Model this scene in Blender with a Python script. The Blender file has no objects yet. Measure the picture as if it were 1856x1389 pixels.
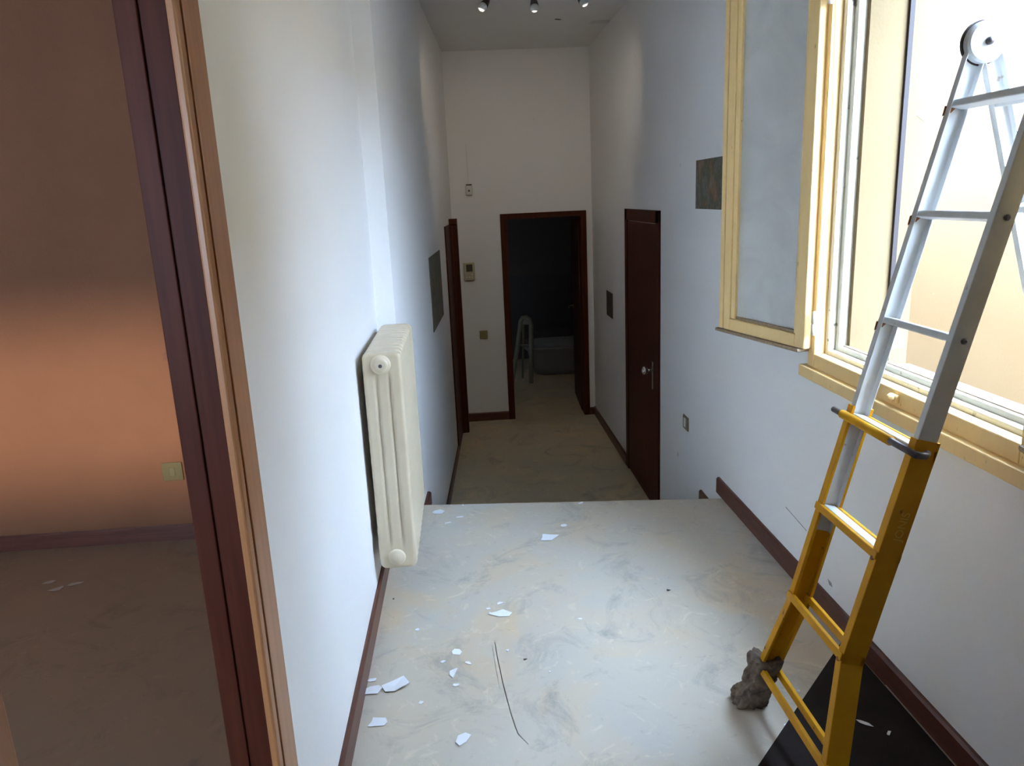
import bpy, bmesh, math, random
from mathutils import Vector, Matrix, noise
random.seed(7)
S = bpy.context.scene
COL = S.collection

# ------------------------------------------------------------------ camera
cam_d = bpy.data.cameras.new('camera')
cam_d.sensor_width = 36.0
cam_d.lens = 1370.0 / 1856.0 * 36.0
cam_d.clip_start = 0.02
cam = bpy.data.objects.new('camera', cam_d)
COL.objects.link(cam)

def _n(v):
    return v.normalized()
_f, _cx, _cy = 1370.0, 928.0, 694.5
_dn = _n(Vector((1180 - _cx, 6270 - _cy, _f)))
_d = Vector((835 - _cx, 362 - _cy, _f)).normalized()
_d = _n(_d - _dn * _d.dot(_dn))
_x = _n(_dn.cross(_d))
R = Matrix((_x, _d, -_dn))                       # world = R @ (right, down, forward)
cam.matrix_world = Matrix.Translation((0, 0, 1.58)) @ Matrix((
    (R[0][0], -R[0][1], -R[0][2]),
    (R[1][0], -R[1][1], -R[1][2]),
    (R[2][0], -R[2][1], -R[2][2]))).to_4x4()
S.camera = cam

# ------------------------------------------------------------------ sky, sun, exposure
w = bpy.data.worlds.new('sky')
S.world = w
w.use_nodes = True
bg = w.node_tree.nodes['Background']
bg.inputs[0].default_value = (0.52, 0.71, 1.0, 1)
bg.inputs[1].default_value = 12.4

sd = bpy.data.lights.new('hazy_sun', 'SUN')
sd.energy = 0.9
sd.angle = math.radians(5.0)
sd.color = (1.0, 0.88, 0.72)
sun = bpy.data.objects.new('hazy_sun', sd)
COL.objects.link(sun)
sun.rotation_euler = Vector((0.06, 1.0, -0.17)).to_track_quat('-Z', 'Y').to_euler()

S.view_settings.view_transform = 'Standard'
S.view_settings.look = 'None'
S.view_settings.gamma = 1.0
S.view_settings.use_curve_mapping = False
S.view_settings.exposure = 1.97

# ------------------------------------------------------------------ materials
def mat(name, col, rough=0.6, var=0.0, scale=4.0, col2=None, bump=0.0, bscale=60.0, metal=0.0,
        spec=0.5, spots=None, spot_scale=14.0, spot_lo=0.62, spot_hi=0.7, detail=6.0, stretch=None, coat=0.0):
    m = bpy.data.materials.new(name)
    m.use_nodes = True
    nt = m.node_tree
    b = nt.nodes['Principled BSDF']
    b.inputs['Roughness'].default_value = rough
    b.inputs['Metallic'].default_value = metal
    b.inputs['Specular IOR Level'].default_value = spec
    b.inputs['Coat Weight'].default_value = coat
    b.inputs['Coat Roughness'].default_value = 0.15
    tc = nt.nodes.new('ShaderNodeTexCoord')
    src = tc.outputs['Object']
    if stretch:
        mp = nt.nodes.new('ShaderNodeMapping')
        mp.inputs['Scale'].default_value = stretch
        nt.links.new(src, mp.inputs[0])
        src = mp.outputs[0]
    out = None
    if col2 is None and var > 0:
        col2 = tuple(c * (1 - var) for c in col)
    if col2 is not None:
        nz = nt.nodes.new('ShaderNodeTexNoise')
        nz.inputs['Scale'].default_value = scale
        nz.inputs['Detail'].default_value = detail
        nz.inputs['Roughness'].default_value = 0.6
        nt.links.new(src, nz.inputs['Vector'])
        rp = nt.nodes.new('ShaderNodeValToRGB')
        rp.color_ramp.elements[0].position = 0.35
        rp.color_ramp.elements[1].position = 0.66
        rp.color_ramp.elements[0].color = (*col, 1)
        rp.color_ramp.elements[1].color = (*col2, 1)
        nt.links.new(nz.outputs['Fac'], rp.inputs[0])
        out = rp.outputs[0]
    if spots is not None:
        n2 = nt.nodes.new('ShaderNodeTexNoise')
        n2.inputs['Scale'].default_value = spot_scale
        n2.inputs['Detail'].default_value = 8
        nt.links.new(src, n2.inputs['Vector'])
        mr = nt.nodes.new('ShaderNodeMapRange')
        mr.inputs['From Min'].default_value = spot_lo
        mr.inputs['From Max'].default_value = spot_hi
        nt.links.new(n2.outputs['Fac'], mr.inputs['Value'])
        mx = nt.nodes.new('ShaderNodeMix')
        mx.data_type = 'RGBA'
        nt.links.new(mr.outputs[0], mx.inputs['Factor'])
        if out is not None:
            nt.links.new(out, mx.inputs['A'])
        else:
            mx.inputs['A'].default_value = (*col, 1)
        mx.inputs['B'].default_value = (*spots, 1)
        out = mx.outputs['Result']
    if out is not None:
        nt.links.new(out, b.inputs['Base Color'])
    else:
        b.inputs['Base Color'].default_value = (*col, 1)
    if bump > 0:
        n3 = nt.nodes.new('ShaderNodeTexNoise')
        n3.inputs['Scale'].default_value = bscale
        n3.inputs['Detail'].default_value = 5
        nt.links.new(src, n3.inputs['Vector'])
        bp = nt.nodes.new('ShaderNodeBump')
        bp.inputs['Strength'].default_value = bump
        bp.inputs['Distance'].default_value = 0.01
        nt.links.new(n3.outputs['Fac'], bp.inputs['Height'])
        nt.links.new(bp.outputs[0], b.inputs['Normal'])
    return m

M = {}
M['white'] = mat('white_wall_paint', (0.89, 0.87, 0.845), 0.6, col2=(0.865, 0.85, 0.83), scale=1.3, bump=0.05, bscale=25,
                 spots=(0.55, 0.54, 0.52), spot_scale=9, spot_lo=0.735, spot_hi=0.80)
M['ceiling'] = mat('ceiling_paint', (0.86, 0.84, 0.81), 0.8, col2=(0.82, 0.80, 0.77), scale=2, bump=0.04)
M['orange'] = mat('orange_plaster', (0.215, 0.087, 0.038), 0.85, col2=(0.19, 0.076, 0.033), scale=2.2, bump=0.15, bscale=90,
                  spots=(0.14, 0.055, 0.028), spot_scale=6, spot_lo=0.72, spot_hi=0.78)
M['wood'] = mat('dark_mahogany', (0.088, 0.022, 0.011), 0.5, col2=(0.055, 0.013, 0.007), scale=3, stretch=(14, 14, 0.7), coat=0.0, spec=0.1)
M['casing'] = mat('orange_brown_wood', (0.44, 0.185, 0.065), 0.4, col2=(0.36, 0.14, 0.045), scale=3, stretch=(14, 14, 0.6), coat=0.15)
M['skirt'] = mat('brown_skirting', (0.13, 0.042, 0.025), 0.42, col2=(0.085, 0.026, 0.016), scale=3, stretch=(1.2, 1.2, 16), coat=0.1)
M['black'] = mat('black_lino', (0.022, 0.016, 0.015), 0.85, col2=(0.030, 0.022, 0.020), scale=8, spec=0.15, bump=0.1, bscale=40)
M['cream'] = mat('cream_window_paint', (0.92, 0.65, 0.29), 0.5, col2=(0.86, 0.60, 0.26), scale=5, stretch=(3, 3, 1),
                 spots=(0.22, 0.14, 0.07), spot_scale=22, spot_lo=0.70, spot_hi=0.76, bump=0.1, bscale=30)
M['creampale'] = mat('pale_window_paint', (0.75, 0.69, 0.56), 0.5, col2=(0.68, 0.62, 0.50), scale=6,
                     spots=(0.25, 0.19, 0.13), spot_scale=26, spot_lo=0.64, spot_hi=0.70, bump=0.12, bscale=35)
M['rawwood'] = mat('bare_weathered_wood', (0.26, 0.17, 0.10), 0.75, col2=(0.40, 0.30, 0.19), scale=14, stretch=(2, 8, 8), bump=0.2)
M['yellow_wall'] = mat('yellow_outside_plaster', (0.36, 0.245, 0.125), 0.85, col2=(0.385, 0.265, 0.14), scale=1.6, bump=0.08,
                       spots=(0.55, 0.38, 0.2), spot_scale=18, spot_lo=0.72, spot_hi=0.77)
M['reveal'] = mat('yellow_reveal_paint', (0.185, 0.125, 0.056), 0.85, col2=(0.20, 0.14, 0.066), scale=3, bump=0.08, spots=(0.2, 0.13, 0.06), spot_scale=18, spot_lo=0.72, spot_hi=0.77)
M['concrete'] = mat('lavender_grey_concrete', (0.215, 0.20, 0.225), 0.8, col2=(0.15, 0.135, 0.15), scale=7, bump=0.1)
M['roofing'] = mat('dull_terrace_tar', (0.16, 0.13, 0.11), 0.9, var=0.2, scale=3)
M['peel'] = mat('bare_grey_plaster', (0.50, 0.50, 0.60), 0.85, col2=(0.44, 0.44, 0.52), scale=30)
M['dark'] = mat('dark_brown_metal', (0.022, 0.011, 0.010), 0.6)
M['radiator'] = mat('cream_radiator_enamel', (0.68, 0.56, 0.39), 0.28, col2=(0.65, 0.535, 0.37), scale=8, coat=0.2)
M['radiator_end'] = mat('cream_radiator_plug', (0.72, 0.60, 0.43), 0.35)
M['ladderwhite'] = mat('white_ladder_paint', (0.66, 0.66, 0.64), 0.42, col2=(0.58, 0.585, 0.58), scale=9,
                       spots=(0.30, 0.17, 0.09), spot_scale=22, spot_lo=0.68, spot_hi=0.74)
M['ladderyellow'] = mat('yellow_ladder_paint', (0.68, 0.33, 0.006), 0.5, col2=(0.60, 0.26, 0.005), scale=7, spec=0.2,
                        spots=(0.12, 0.05, 0.02), spot_scale=24, spot_lo=0.68, spot_hi=0.74)
M['rust'] = mat('rust', (0.30, 0.10, 0.02), 0.8, col2=(0.20, 0.07, 0.03), scale=60)
M['steel'] = mat('dark_steel', (0.075, 0.065, 0.07), 0.4, metal=0.6, col2=(0.15, 0.13, 0.13), scale=40)
M['chrome'] = mat('chrome', (0.75, 0.74, 0.72), 0.2, metal=1.0)
M['rag'] = mat('dirty_brown_rag', (0.25, 0.18, 0.125), 0.95, col2=(0.06, 0.042, 0.032), scale=26, bump=0.5, bscale=45)
M['flake'] = mat('white_paint_flake', (0.86, 0.86, 0.88), 0.6)
M['crumb'] = mat('dark_crumb', (0.05, 0.04, 0.035), 0.8)
M['plate'] = mat('olive_switch_plastic', (0.30, 0.26, 0.10), 0.35)
M['brass'] = mat('olive_brass', (0.15, 0.115, 0.045), 0.4, metal=0.3)
M['oliveinsert'] = mat('dull_olive_plastic', (0.15, 0.12, 0.05), 0.4)
M['ivory'] = mat('ivory_plastic', (0.52, 0.46, 0.30), 0.4)
M['darkplastic'] = mat('dark_plastic', (0.06, 0.055, 0.045), 0.4)
M['whiteplastic'] = mat('white_plastic', (0.70, 0.69, 0.64), 0.4)
M['lampwhite'] = mat('frosted_bulb_glass', (0.8, 0.8, 0.76), 0.25)
M['tile'] = mat('dark_bathroom_tile', (0.02, 0.018, 0.016), 0.5, col2=(0.024, 0.022, 0.02), scale=5)  # dark tile, made darker still to keep the end room dim
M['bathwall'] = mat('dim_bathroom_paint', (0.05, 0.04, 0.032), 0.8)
M['enamel'] = mat('dimmed_enamel', (0.16, 0.165, 0.165), 0.3)  # white tub enamel, its shade put into the colour
M['dim'] = mat('dimmed_tube', (0.15, 0.155, 0.115), 0.5)  # pale stand, darkened in colour to sit in the gloom
M['engrave'] = mat('worn_engraving', (0.76, 0.42, 0.05), 0.6)
M['scuff'] = mat('dark_floor_scuff', (0.40, 0.38, 0.36), 0.7, var=0.25, scale=40)
M['scuffwall'] = mat('dark_wall_scuff', (0.36, 0.36, 0.37), 0.8, var=0.3, scale=40)
M['dust_dim_chip'] = mat('pale_dust_dimmed_chip', (0.42, 0.35, 0.29), 0.9)  # dust at the skirting; also side room chips, dimmed by colour
M['stair'] = mat('stair_lino', (0.42, 0.37, 0.28), 0.6, var=0.2, scale=3)

def mat_lino(name, base, cool, warm):
    m = bpy.data.materials.new(name)
    m.use_nodes = True
    nt = m.node_tree
    N, L = nt.nodes, nt.links
    b = N['Principled BSDF']
    tc = N.new('ShaderNodeTexCoord')
    def nz(scale, det, dist=0.0, rough=0.6):
        n = N.new('ShaderNodeTexNoise')
        n.inputs['Scale'].default_value = scale
        n.inputs['Detail'].default_value = det
        n.inputs['Distortion'].default_value = dist
        n.inputs['Roughness'].default_value = rough
        L.new(tc.outputs['Object'], n.inputs['Vector'])
        return n.outputs['Fac']
    def ramp(v, lo, hi):
        r = N.new('ShaderNodeMapRange')
        r.inputs['From Min'].default_value = lo
        r.inputs['From Max'].default_value = hi
        L.new(v, r.inputs['Value'])
        return r.outputs[0]
    def mix(f, a, c):
        x = N.new('ShaderNodeMix')
        x.data_type = 'RGBA'
        L.new(f, x.inputs['Factor'])
        if isinstance(a, tuple): x.inputs['A'].default_value = (*a, 1)
        else: L.new(a, x.inputs['A'])
        if isinstance(c, tuple): x.inputs['B'].default_value = (*c, 1)
        else: L.new(c, x.inputs['B'])
        return x.outputs['Result']
    def mul(v, k):
        x = N.new('ShaderNodeMath'); x.operation = 'MULTIPLY'
        L.new(v, x.inputs[0]); x.inputs[1].default_value = k
        return x.outputs[0]
    c = mix(ramp(nz(1.6, 7, 0.4), 0.38, 0.62), base, cool)
    c = mix(ramp(nz(2.1, 5, 0.6), 0.50, 0.68), c, warm)
    dark = tuple(v * 0.62 for v in cool)
    c = mix(mul(ramp(nz(3.2, 10, 1.2, 0.72), 0.53, 0.70), 0.85), c, dark)
    c = mix(mul(ramp(nz(26, 6, 0.2), 0.62, 0.78), 0.5), c, tuple(v * 0.5 for v in base))
    c = mix(mul(ramp(nz(9, 8, 1.8, 0.7), 0.57, 0.68), 0.45), c, tuple(min(1, v * 1.35) for v in base))
    L.new(c, b.inputs['Base Color'])
    rr = N.new('ShaderNodeMapRange')
    rr.inputs['To Min'].default_value = 0.38
    rr.inputs['To Max'].default_value = 0.62
    L.new(nz(4, 6), rr.inputs['Value'])
    L.new(rr.outputs[0], b.inputs['Roughness'])
    bp = N.new('ShaderNodeBump')
    bp.inputs['Strength'].default_value = 0.06
    bp.inputs['Distance'].default_value = 0.004
    L.new(nz(60, 3), bp.inputs['Height'])
    L.new(bp.outputs[0], b.inputs['Normal'])
    return m
M['lino'] = mat_lino('worn_beige_lino', (0.61, 0.52, 0.40), (0.55, 0.505, 0.435), (0.64, 0.50, 0.34))
M['lino_hall'] = mat_lino('worn_brown_lino', (0.68, 0.55, 0.36), (0.60, 0.53, 0.38), (0.74, 0.57, 0.35))
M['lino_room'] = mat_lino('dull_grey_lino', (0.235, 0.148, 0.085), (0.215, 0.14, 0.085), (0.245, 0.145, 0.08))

def mat_glass():
    m = bpy.data.materials.new('dusty_window_glass')
    m.use_nodes = True
    nt = m.node_tree
    N, L = nt.nodes, nt.links
    for n in list(N):
        if n.type != 'OUTPUT_MATERIAL': N.remove(n)
    o = [n for n in N if n.type == 'OUTPUT_MATERIAL'][0]
    tr = N.new('ShaderNodeBsdfTransparent'); tr.inputs[0].default_value = (0.93, 0.96, 0.97, 1)
    df = N.new('ShaderNodeBsdfDiffuse'); df.inputs[0].default_value = (0.86, 0.83, 0.77, 1)
    gl = N.new('ShaderNodeBsdfGlossy'); gl.inputs['Roughness'].default_value = 0.08
    tc = N.new('ShaderNodeTexCoord')
    nz = N.new('ShaderNodeTexNoise'); nz.inputs['Scale'].default_value = 3.0; nz.inputs['Detail'].default_value = 9
    nz.inputs['Distortion'].default_value = 1.5
    L.new(tc.outputs['Object'], nz.inputs['Vector'])
    mr = N.new('ShaderNodeMapRange')
    mr.inputs['To Min'].default_value = 0.36; mr.inputs['To Max'].default_value = 0.54
    L.new(nz.outputs['Fac'], mr.inputs['Value'])
    m1 = N.new('ShaderNodeMixShader')
    L.new(mr.outputs[0], m1.inputs[0]); L.new(tr.outputs[0], m1.inputs[1]); L.new(df.outputs[0], m1.inputs[2])
    m2 = N.new('ShaderNodeMixShader'); m2.inputs[0].default_value = 0.13
    L.new(m1.outputs[0], m2.inputs[1]); L.new(gl.outputs[0], m2.inputs[2])
    L.new(m2.outputs[0], o.inputs[0])
    return m
M['glass'] = mat_glass()

def mat_picture(name, cols, sc):
    m = bpy.data.materials.new(name)
    m.use_nodes = True
    nt = m.node_tree
    N, L = nt.nodes, nt.links
    b = N['Principled BSDF']; b.inputs['Roughness'].default_value = 0.6
    tc = N.new('ShaderNodeTexCoord')
    n1 = N.new('ShaderNodeTexNoise'); n1.inputs['Scale'].default_value = sc; n1.inputs['Detail'].default_value = 8
    n1.inputs['Roughness'].default_value = 0.7
    mp = N.new('ShaderNodeMapping'); mp.inputs['Scale'].default_value = (1.6, 1.6, 0.8)
    L.new(tc.outputs['Object'], mp.inputs[0]); L.new(mp.outputs[0], n1.inputs['Vector'])
    r = N.new('ShaderNodeValToRGB')
    els = r.color_ramp.elements
    while len(els) < len(cols): els.new(0.5)
    for i, (p, c) in enumerate(cols):
        els[i].position = p; els[i].color = (*c, 1)
    L.new(n1.outputs['Fac'], r.inputs[0])
    L.new(r.outputs[0], b.inputs['Base Color'])
    return m
PC = [(0.32, (0.045, 0.042, 0.036)), (0.43, (0.16, 0.155, 0.14)), (0.50, (0.07, 0.08, 0.045)), (0.57, (0.21, 0.115, 0.05)), (0.68, (0.19, 0.18, 0.165))]
M['picture'] = mat_picture('mottled_painting', PC, 7.0)
M['picture_brown'] = mat_picture('brown_painting', [(0.3, (0.06, 0.04, 0.03)), (0.55, (0.09, 0.06, 0.045)), (0.7, (0.12, 0.08, 0.06))], 14.0)

# ------------------------------------------------------------------ mesh helpers
class MB:
    def __init__(self):
        self.v, self.f = [], []
    def add(self, vs, fs):
        o = len(self.v)
        self.v += [Vector(p) for p in vs]
        self.f += [tuple(i + o for i in q) for q in fs]
        return self
    def box(self, x0, x1, y0, y1, z0, z1):
        return self.hexa([(x0, y0, z0), (x1, y0, z0), (x1, y1, z0), (x0, y1, z0),
                          (x0, y0, z1), (x1, y0, z1), (x1, y1, z1), (x0, y1, z1)])
    def hexa(self, p):
        return self.add(p, [(3, 2, 1, 0), (4, 5, 6, 7), (0, 1, 5, 4), (1, 2, 6, 5), (2, 3, 7, 6), (3, 0, 4, 7)])
    def prism(self, poly, z0, z1):
        n = len(poly)
        vs = [(x, y, z0) for x, y in poly] + [(x, y, z1) for x, y in poly]
        fs = [tuple(range(n - 1, -1, -1)), tuple(range(n, 2 * n))]
        fs += [(i, (i + 1) % n, n + (i + 1) % n, n + i) for i in range(n)]
        return self.add(vs, fs)
    def tube(self, pts, r, seg=10, caps=True):
        pts = [Vector(p) for p in pts]
        rs = r if isinstance(r, (list, tuple)) else [r] * len(pts)
        rings, prev = [], None
        for i, p in enumerate(pts):
            t = (pts[min(i + 1, len(pts) - 1)] - pts[max(i - 1, 0)]).normalized()
            if prev is None:
                a = t.orthogonal().normalized()
            else:
                a = (prev - t * prev.dot(t)).normalized()
            prev = a
            bb = t.cross(a)
            rings.append([p + (a * math.cos(k * 2 * math.pi / seg) + bb * math.sin(k * 2 * math.pi / seg)) * rs[i] for k in range(seg)])
        vs = [q for rg in rings for q in rg]
        fs = []
        for i in range(len(rings) - 1):
            for k in range(seg):
                fs.append((i * seg + k, i * seg + (k + 1) % seg, (i + 1) * seg + (k + 1) % seg, (i + 1) * seg + k))
        if caps:
            fs.append(tuple(range(seg - 1, -1, -1)))
            fs.append(tuple((len(rings) - 1) * seg + k for k in range(seg)))
        return self.add(vs, fs)
    def lathe(self, prof, o, axis, seg=24):
        axis = Vector(axis).normalized()
        a = axis.orthogonal().normalized(); bb = axis.cross(a); o = Vector(o)
        vs, fs = [], []
        for r, h in prof:
            for k in range(seg):
                t = k * 2 * math.pi / seg
                vs.append(o + axis * h + (a * math.cos(t) + bb * math.sin(t)) * max(r, 1e-5))
        for i in range(len(prof) - 1):
            for k in range(seg):
                fs.append((i * seg + k, i * seg + (k + 1) % seg, (i + 1) * seg + (k + 1) % seg, (i + 1) * seg + k))
        fs.append(tuple(range(seg - 1, -1, -1)))
        fs.append(tuple((len(prof) - 1) * seg + k for k in range(seg)))
        return self.add(vs, fs)
    def wall(self, ax, t0, t1, a0, a1, z0, z1, holes=()):
        # ax 'x': thickness along x, run along y ; ax 'y': thickness along y, run along x
        A = sorted({a0, a1, *[h[0] for h in holes], *[h[1] for h in holes]})
        Z = sorted({z0, z1, *[h[2] for h in holes], *[h[3] for h in holes]})
        for i in range(len(A) - 1):
            for j in range(len(Z) - 1):
                ca, cz = (A[i] + A[i + 1]) / 2, (Z[j] + Z[j + 1]) / 2
                if any(h[0] < ca < h[1] and h[2] < cz < h[3] for h in holes):
                    continue
                if ax == 'x':
                    self.box(t0, t1, A[i], A[i + 1], Z[j], Z[j + 1])
                else:
                    self.box(A[i], A[i + 1], t0, t1, Z[j], Z[j + 1])
        return self
    def build(self, name, m, parent=None, bevel=0.0, smooth=False, bseg=2, origin=None):
        me = bpy.data.meshes.new(name)
        o = bpy.data.objects.new(name, me)
        if origin is None:
            if parent is not None:
                org = Vector(parent.get('_org', (0, 0, 0)))
            else:
                lo = Vector((min(p.x for p in self.v), min(p.y for p in self.v), min(p.z for p in self.v)))
                hi = Vector((max(p.x for p in self.v), max(p.y for p in self.v), max(p.z for p in self.v)))
                org = Vector(((lo.x + hi.x) / 2, (lo.y + hi.y) / 2, lo.z))
        else:
            org = Vector(origin)
        me.from_pydata([p - org for p in self.v], [], self.f)
        bm = bmesh.new(); bm.from_mesh(me)
        bmesh.ops.remove_doubles(bm, verts=bm.verts, dist=1e-6)
        bmesh.ops.recalc_face_normals(bm, faces=bm.faces)
        bm.to_mesh(me); bm.free()
        me.materials.append(M[m])
        if smooth:
            for p in me.polygons: p.use_smooth = True
        COL.objects.link(o)
        if parent is not None:
            o.parent = parent
        else:
            o.location = org
        o['_org'] = tuple(org)
        if bevel > 0:
            md = o.modifiers.new('bevel', 'BEVEL'); md.width = bevel; md.segments = bseg; md.limit_method = 'ANGLE'
            md.angle_limit = math.radians(40)
        return o

def tag(o, label, cat, group=None):
    o['label'] = label; o['category'] = cat
    if group: o['group'] = group
    return o
def thing(name, loc, label, cat, group=None):
    o = bpy.data.objects.new(name, None)
    o.empty_display_size = 0.05
    o.location = loc; o['_org'] = tuple(loc)
    COL.objects.link(o)
    return tag(o, label, cat, group)
def struct(o, label=None, cat='structure'):
    o['kind'] = 'structure'
    if label: o['label'] = label; o['category'] = cat
    return o

# ================================================================== THE SHELL
XL, XR = -0.425, 1.29
ZC, ZH = 2.93, -0.68
YF = 7.62
Y0 = -1.5
# landing floor (also the floor of the side room behind the left doorway)
fl = MB().prism([(-0.47, Y0 - 0.05), (XR + 0.03, Y0 - 0.05), (XR + 0.03, 3.627), (-0.47, 3.832)], -0.035, 0.0)
flo = struct(fl.build('floor', 'lino', bevel=0.006), 'worn beige linoleum landing above the steps', 'floor')
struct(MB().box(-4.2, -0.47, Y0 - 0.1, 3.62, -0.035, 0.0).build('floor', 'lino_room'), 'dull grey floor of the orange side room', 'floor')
struct(MB().box(-0.6, XR + 0.05, 3.3, 7.66, ZH - 0.1, ZH).build('floor', 'lino_hall'), 'worn brown linoleum of the lower hall', 'floor')
struct(MB().box(-0.6, 2.5, 7.66, 10.7, ZH - 0.1, ZH).build('floor', 'lino_hall'), 'dim floor of the dark end room', 'floor')
st = bpy.data.objects.new('trim_1', None); COL.objects.link(st); st['_org'] = (0, 0, 0)
struct(st, 'short flight of steps down from the landing', 'stairs')
MB().prism([(-0.44, 3.56), (XR, 3.40), (XR, 3.60), (-0.44, 3.79)], ZH, -0.035).build('riser', 'stair', st)
for k in range(3):
    z = -0.17 * (k + 1)
    MB().prism([(-0.36 + 0.016 * k, 3.80 + 0.28 * k), (XR, 3.60 + 0.28 * k), (XR, 3.91 + 0.28 * k), (-0.36 + 0.016 * k, 4.10 + 0.28 * k)], ZH, z).build('tread', 'stair', st, bevel=0.006)

# ceiling
struct(MB().box(-0.6, XR + 0.3, Y0 - 0.1, YF + 0.1, ZC, ZC + 0.15).build('ceiling', 'ceiling'), 'pale plaster ceiling over the hall', 'ceiling')
struct(MB().box(-4.2, -0.6, Y0 - 0.1, 3.8, ZC, ZC + 0.15).build('ceiling', 'ceiling'), 'ceiling of the side room', 'ceiling')
struct(MB().box(-0.6, 2.5, YF + 0.1, 10.7, 1.9, 2.0).build('ceiling', 'bathwall'), 'ceiling of the dark end room', 'ceiling')

# left wall by the landing, white on this side, with the doorway
struct(MB().wall('x', -0.458, XL, Y0, 3.55, 0, ZC, [(0.56, 1.29, 0, 2.10)]).build('wall_left', 'white'), 'white left wall beside the landing', 'wall')
struct(MB().wall('x', -0.49, -0.458, Y0, 3.58, 0, ZC, [(0.56, 1.29, 0, 2.10)]).build('wall_side', 'orange'), 'orange inner face of the side room wall', 'wall')
def xl(y):
    return -0.338 + 0.0585 * (y - 3.55)
struct(MB().prism([(xl(3.55), 3.55), (xl(YF), YF), (-0.45, YF), (-0.51, 3.62), (-0.51, 3.55)], ZH, ZC).build('wall_left', 'white'),
       'white left wall jutting in beyond the radiator and down the steps', 'wall')
struct(MB().box(-0.51, XL + 0.05, 3.4, 3.55, ZH, -0.035).build('wall_left', 'white'))
# side room
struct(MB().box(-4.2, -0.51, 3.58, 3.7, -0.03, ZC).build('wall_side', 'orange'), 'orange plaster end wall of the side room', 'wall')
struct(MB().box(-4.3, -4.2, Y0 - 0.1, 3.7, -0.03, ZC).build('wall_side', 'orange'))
SW = (-2.95, -1.5, 1.13, 2.02)
struct(MB().wall('y', Y0 - 0.1, Y0, -4.2, -0.47, -0.03, ZC, [SW]).build('wall_side', 'orange'))
# right wall with the window opening, white inside, yellow outside
WY0, WY1, WZ0, WZ1 = 1.555, 2.70, 0.925, 2.52
wr = struct(MB().wall('x', XR, 1.37, Y0 - 0.1, YF + 0.1, ZH, ZC, [(WY0, WY1, WZ0, WZ1)]).build('wall_right', 'white'), 'long white right wall with the open window', 'wall')
wo = struct(MB().wall('x', 1.37, 1.585, Y0 - 0.1, YF + 0.1, ZH, ZC + 0.3, [(1.60, 2.60, 0.90, 2.46)]).build('wall_outside', 'reveal'),
       'yellow painted outer face and reveal of the window wall', 'wall')
# far wall
struct(MB().wall('y', YF, YF + 0.1, -0.5, XR, ZH, ZC, [(0.42, 1.20, ZH, 1.39)]).build('wall_far', 'white'), 'white end wall of the lower hall with a dark doorway', 'wall')
struct(MB().wall('y', Y0 - 0.1, Y0, -0.47, XR, -0.03, ZC).build('wall_behind', 'orange'), 'unseen wall behind the landing, coloured orange for warm bounce light', 'wall')  # unseen wall, given the orange to bounce warm light forward
# dark end room
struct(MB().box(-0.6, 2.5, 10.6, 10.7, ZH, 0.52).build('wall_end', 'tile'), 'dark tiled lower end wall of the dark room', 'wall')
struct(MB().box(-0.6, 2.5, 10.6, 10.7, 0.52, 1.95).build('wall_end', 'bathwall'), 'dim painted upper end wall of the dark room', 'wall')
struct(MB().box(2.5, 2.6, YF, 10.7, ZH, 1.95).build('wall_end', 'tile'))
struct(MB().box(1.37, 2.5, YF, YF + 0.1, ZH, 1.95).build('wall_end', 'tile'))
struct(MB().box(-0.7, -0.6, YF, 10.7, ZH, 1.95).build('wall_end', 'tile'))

# light well outside
struct(MB().box(3.0, 3.2, 1.7, 6.6, -0.1, 3.1).build('wall_opposite', 'yellow_wall'), 'sunlit yellow wall across the light well', 'wall')
struct(MB().box(1.585, 3.0, 6.5, 6.6, -0.1, 3.1).build('wall_opposite', 'yellow_wall'))
struct(MB().box(14.0, 14.4, -25.0, 4.0, -0.1, 4.6).build('wall_opposite', 'yellow_wall'), 'unseen yellow wall added beyond the terrace to block the low sky', 'wall')  # added out of view to hide the low sky and warm the light
struct(MB().box(1.585, 25, -25, 6.6, -0.2, -0.1).build('ground', 'roofing'), 'dull brown terrace outside the window', 'ground')

# wall relief: peeled plaster on the outside reveal, a scuff on the ceiling
def flat_patch(name, pts, m, parent, t=0.0015, axis='y', at=0.0):
    # irregular thin plate lying on a plane y = at (pts are x,z), z = at (pts x,y) or x = at (pts y,z)
    mb = MB(); n = len(pts)
    def P(a, b, o):
        return {'y': (a, at - o, b), 'z': (a, b, at - o), 'x': (at - o, a, b)}[axis]
    vs = [P(a, b, 0) for a, b in pts] + [P(a, b, t) for a, b in pts]
    mb.add(vs, [tuple(range(n)), tuple(range(2 * n - 1, n - 1, -1))] + [(i, (i + 1) % n, n + (i + 1) % n, n + i) for i in range(n)])
    return mb.build(name, m, parent)
wo['_org'] = tuple(wo.location)
flat_patch('peeled_patch', [(1.515, 1.03), (1.530, 1.065), (1.548, 1.055), (1.562, 1.04), (1.572, 1.0), (1.566, 0.985), (1.545, 0.99), (1.528, 0.985)], 'peel', wo, axis='y', at=2.60)
flat_patch('peeled_patch', [(1.552, 1.79), (1.570, 1.82), (1.584, 1.818), (1.584, 1.765), (1.575, 1.772)], 'peel', wo, axis='y', at=2.60)
flat_patch('peeled_patch', [(1.52, 1.14), (1.545, 1.155), (1.575, 1.17), (1.56, 1.145), (1.535, 1.118)], 'peel', wo, axis='y', at=2.60)
MB().box(1.497, 1.513, 2.588, 2.601, 0.93, 2.46).build('shutter_guide', 'dark', wo)
MB().box(1.37, 1.60, 1.60, 2.60, 0.895, 0.928).build('window_ledge', 'concrete', wo, bevel=0.003)

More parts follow.
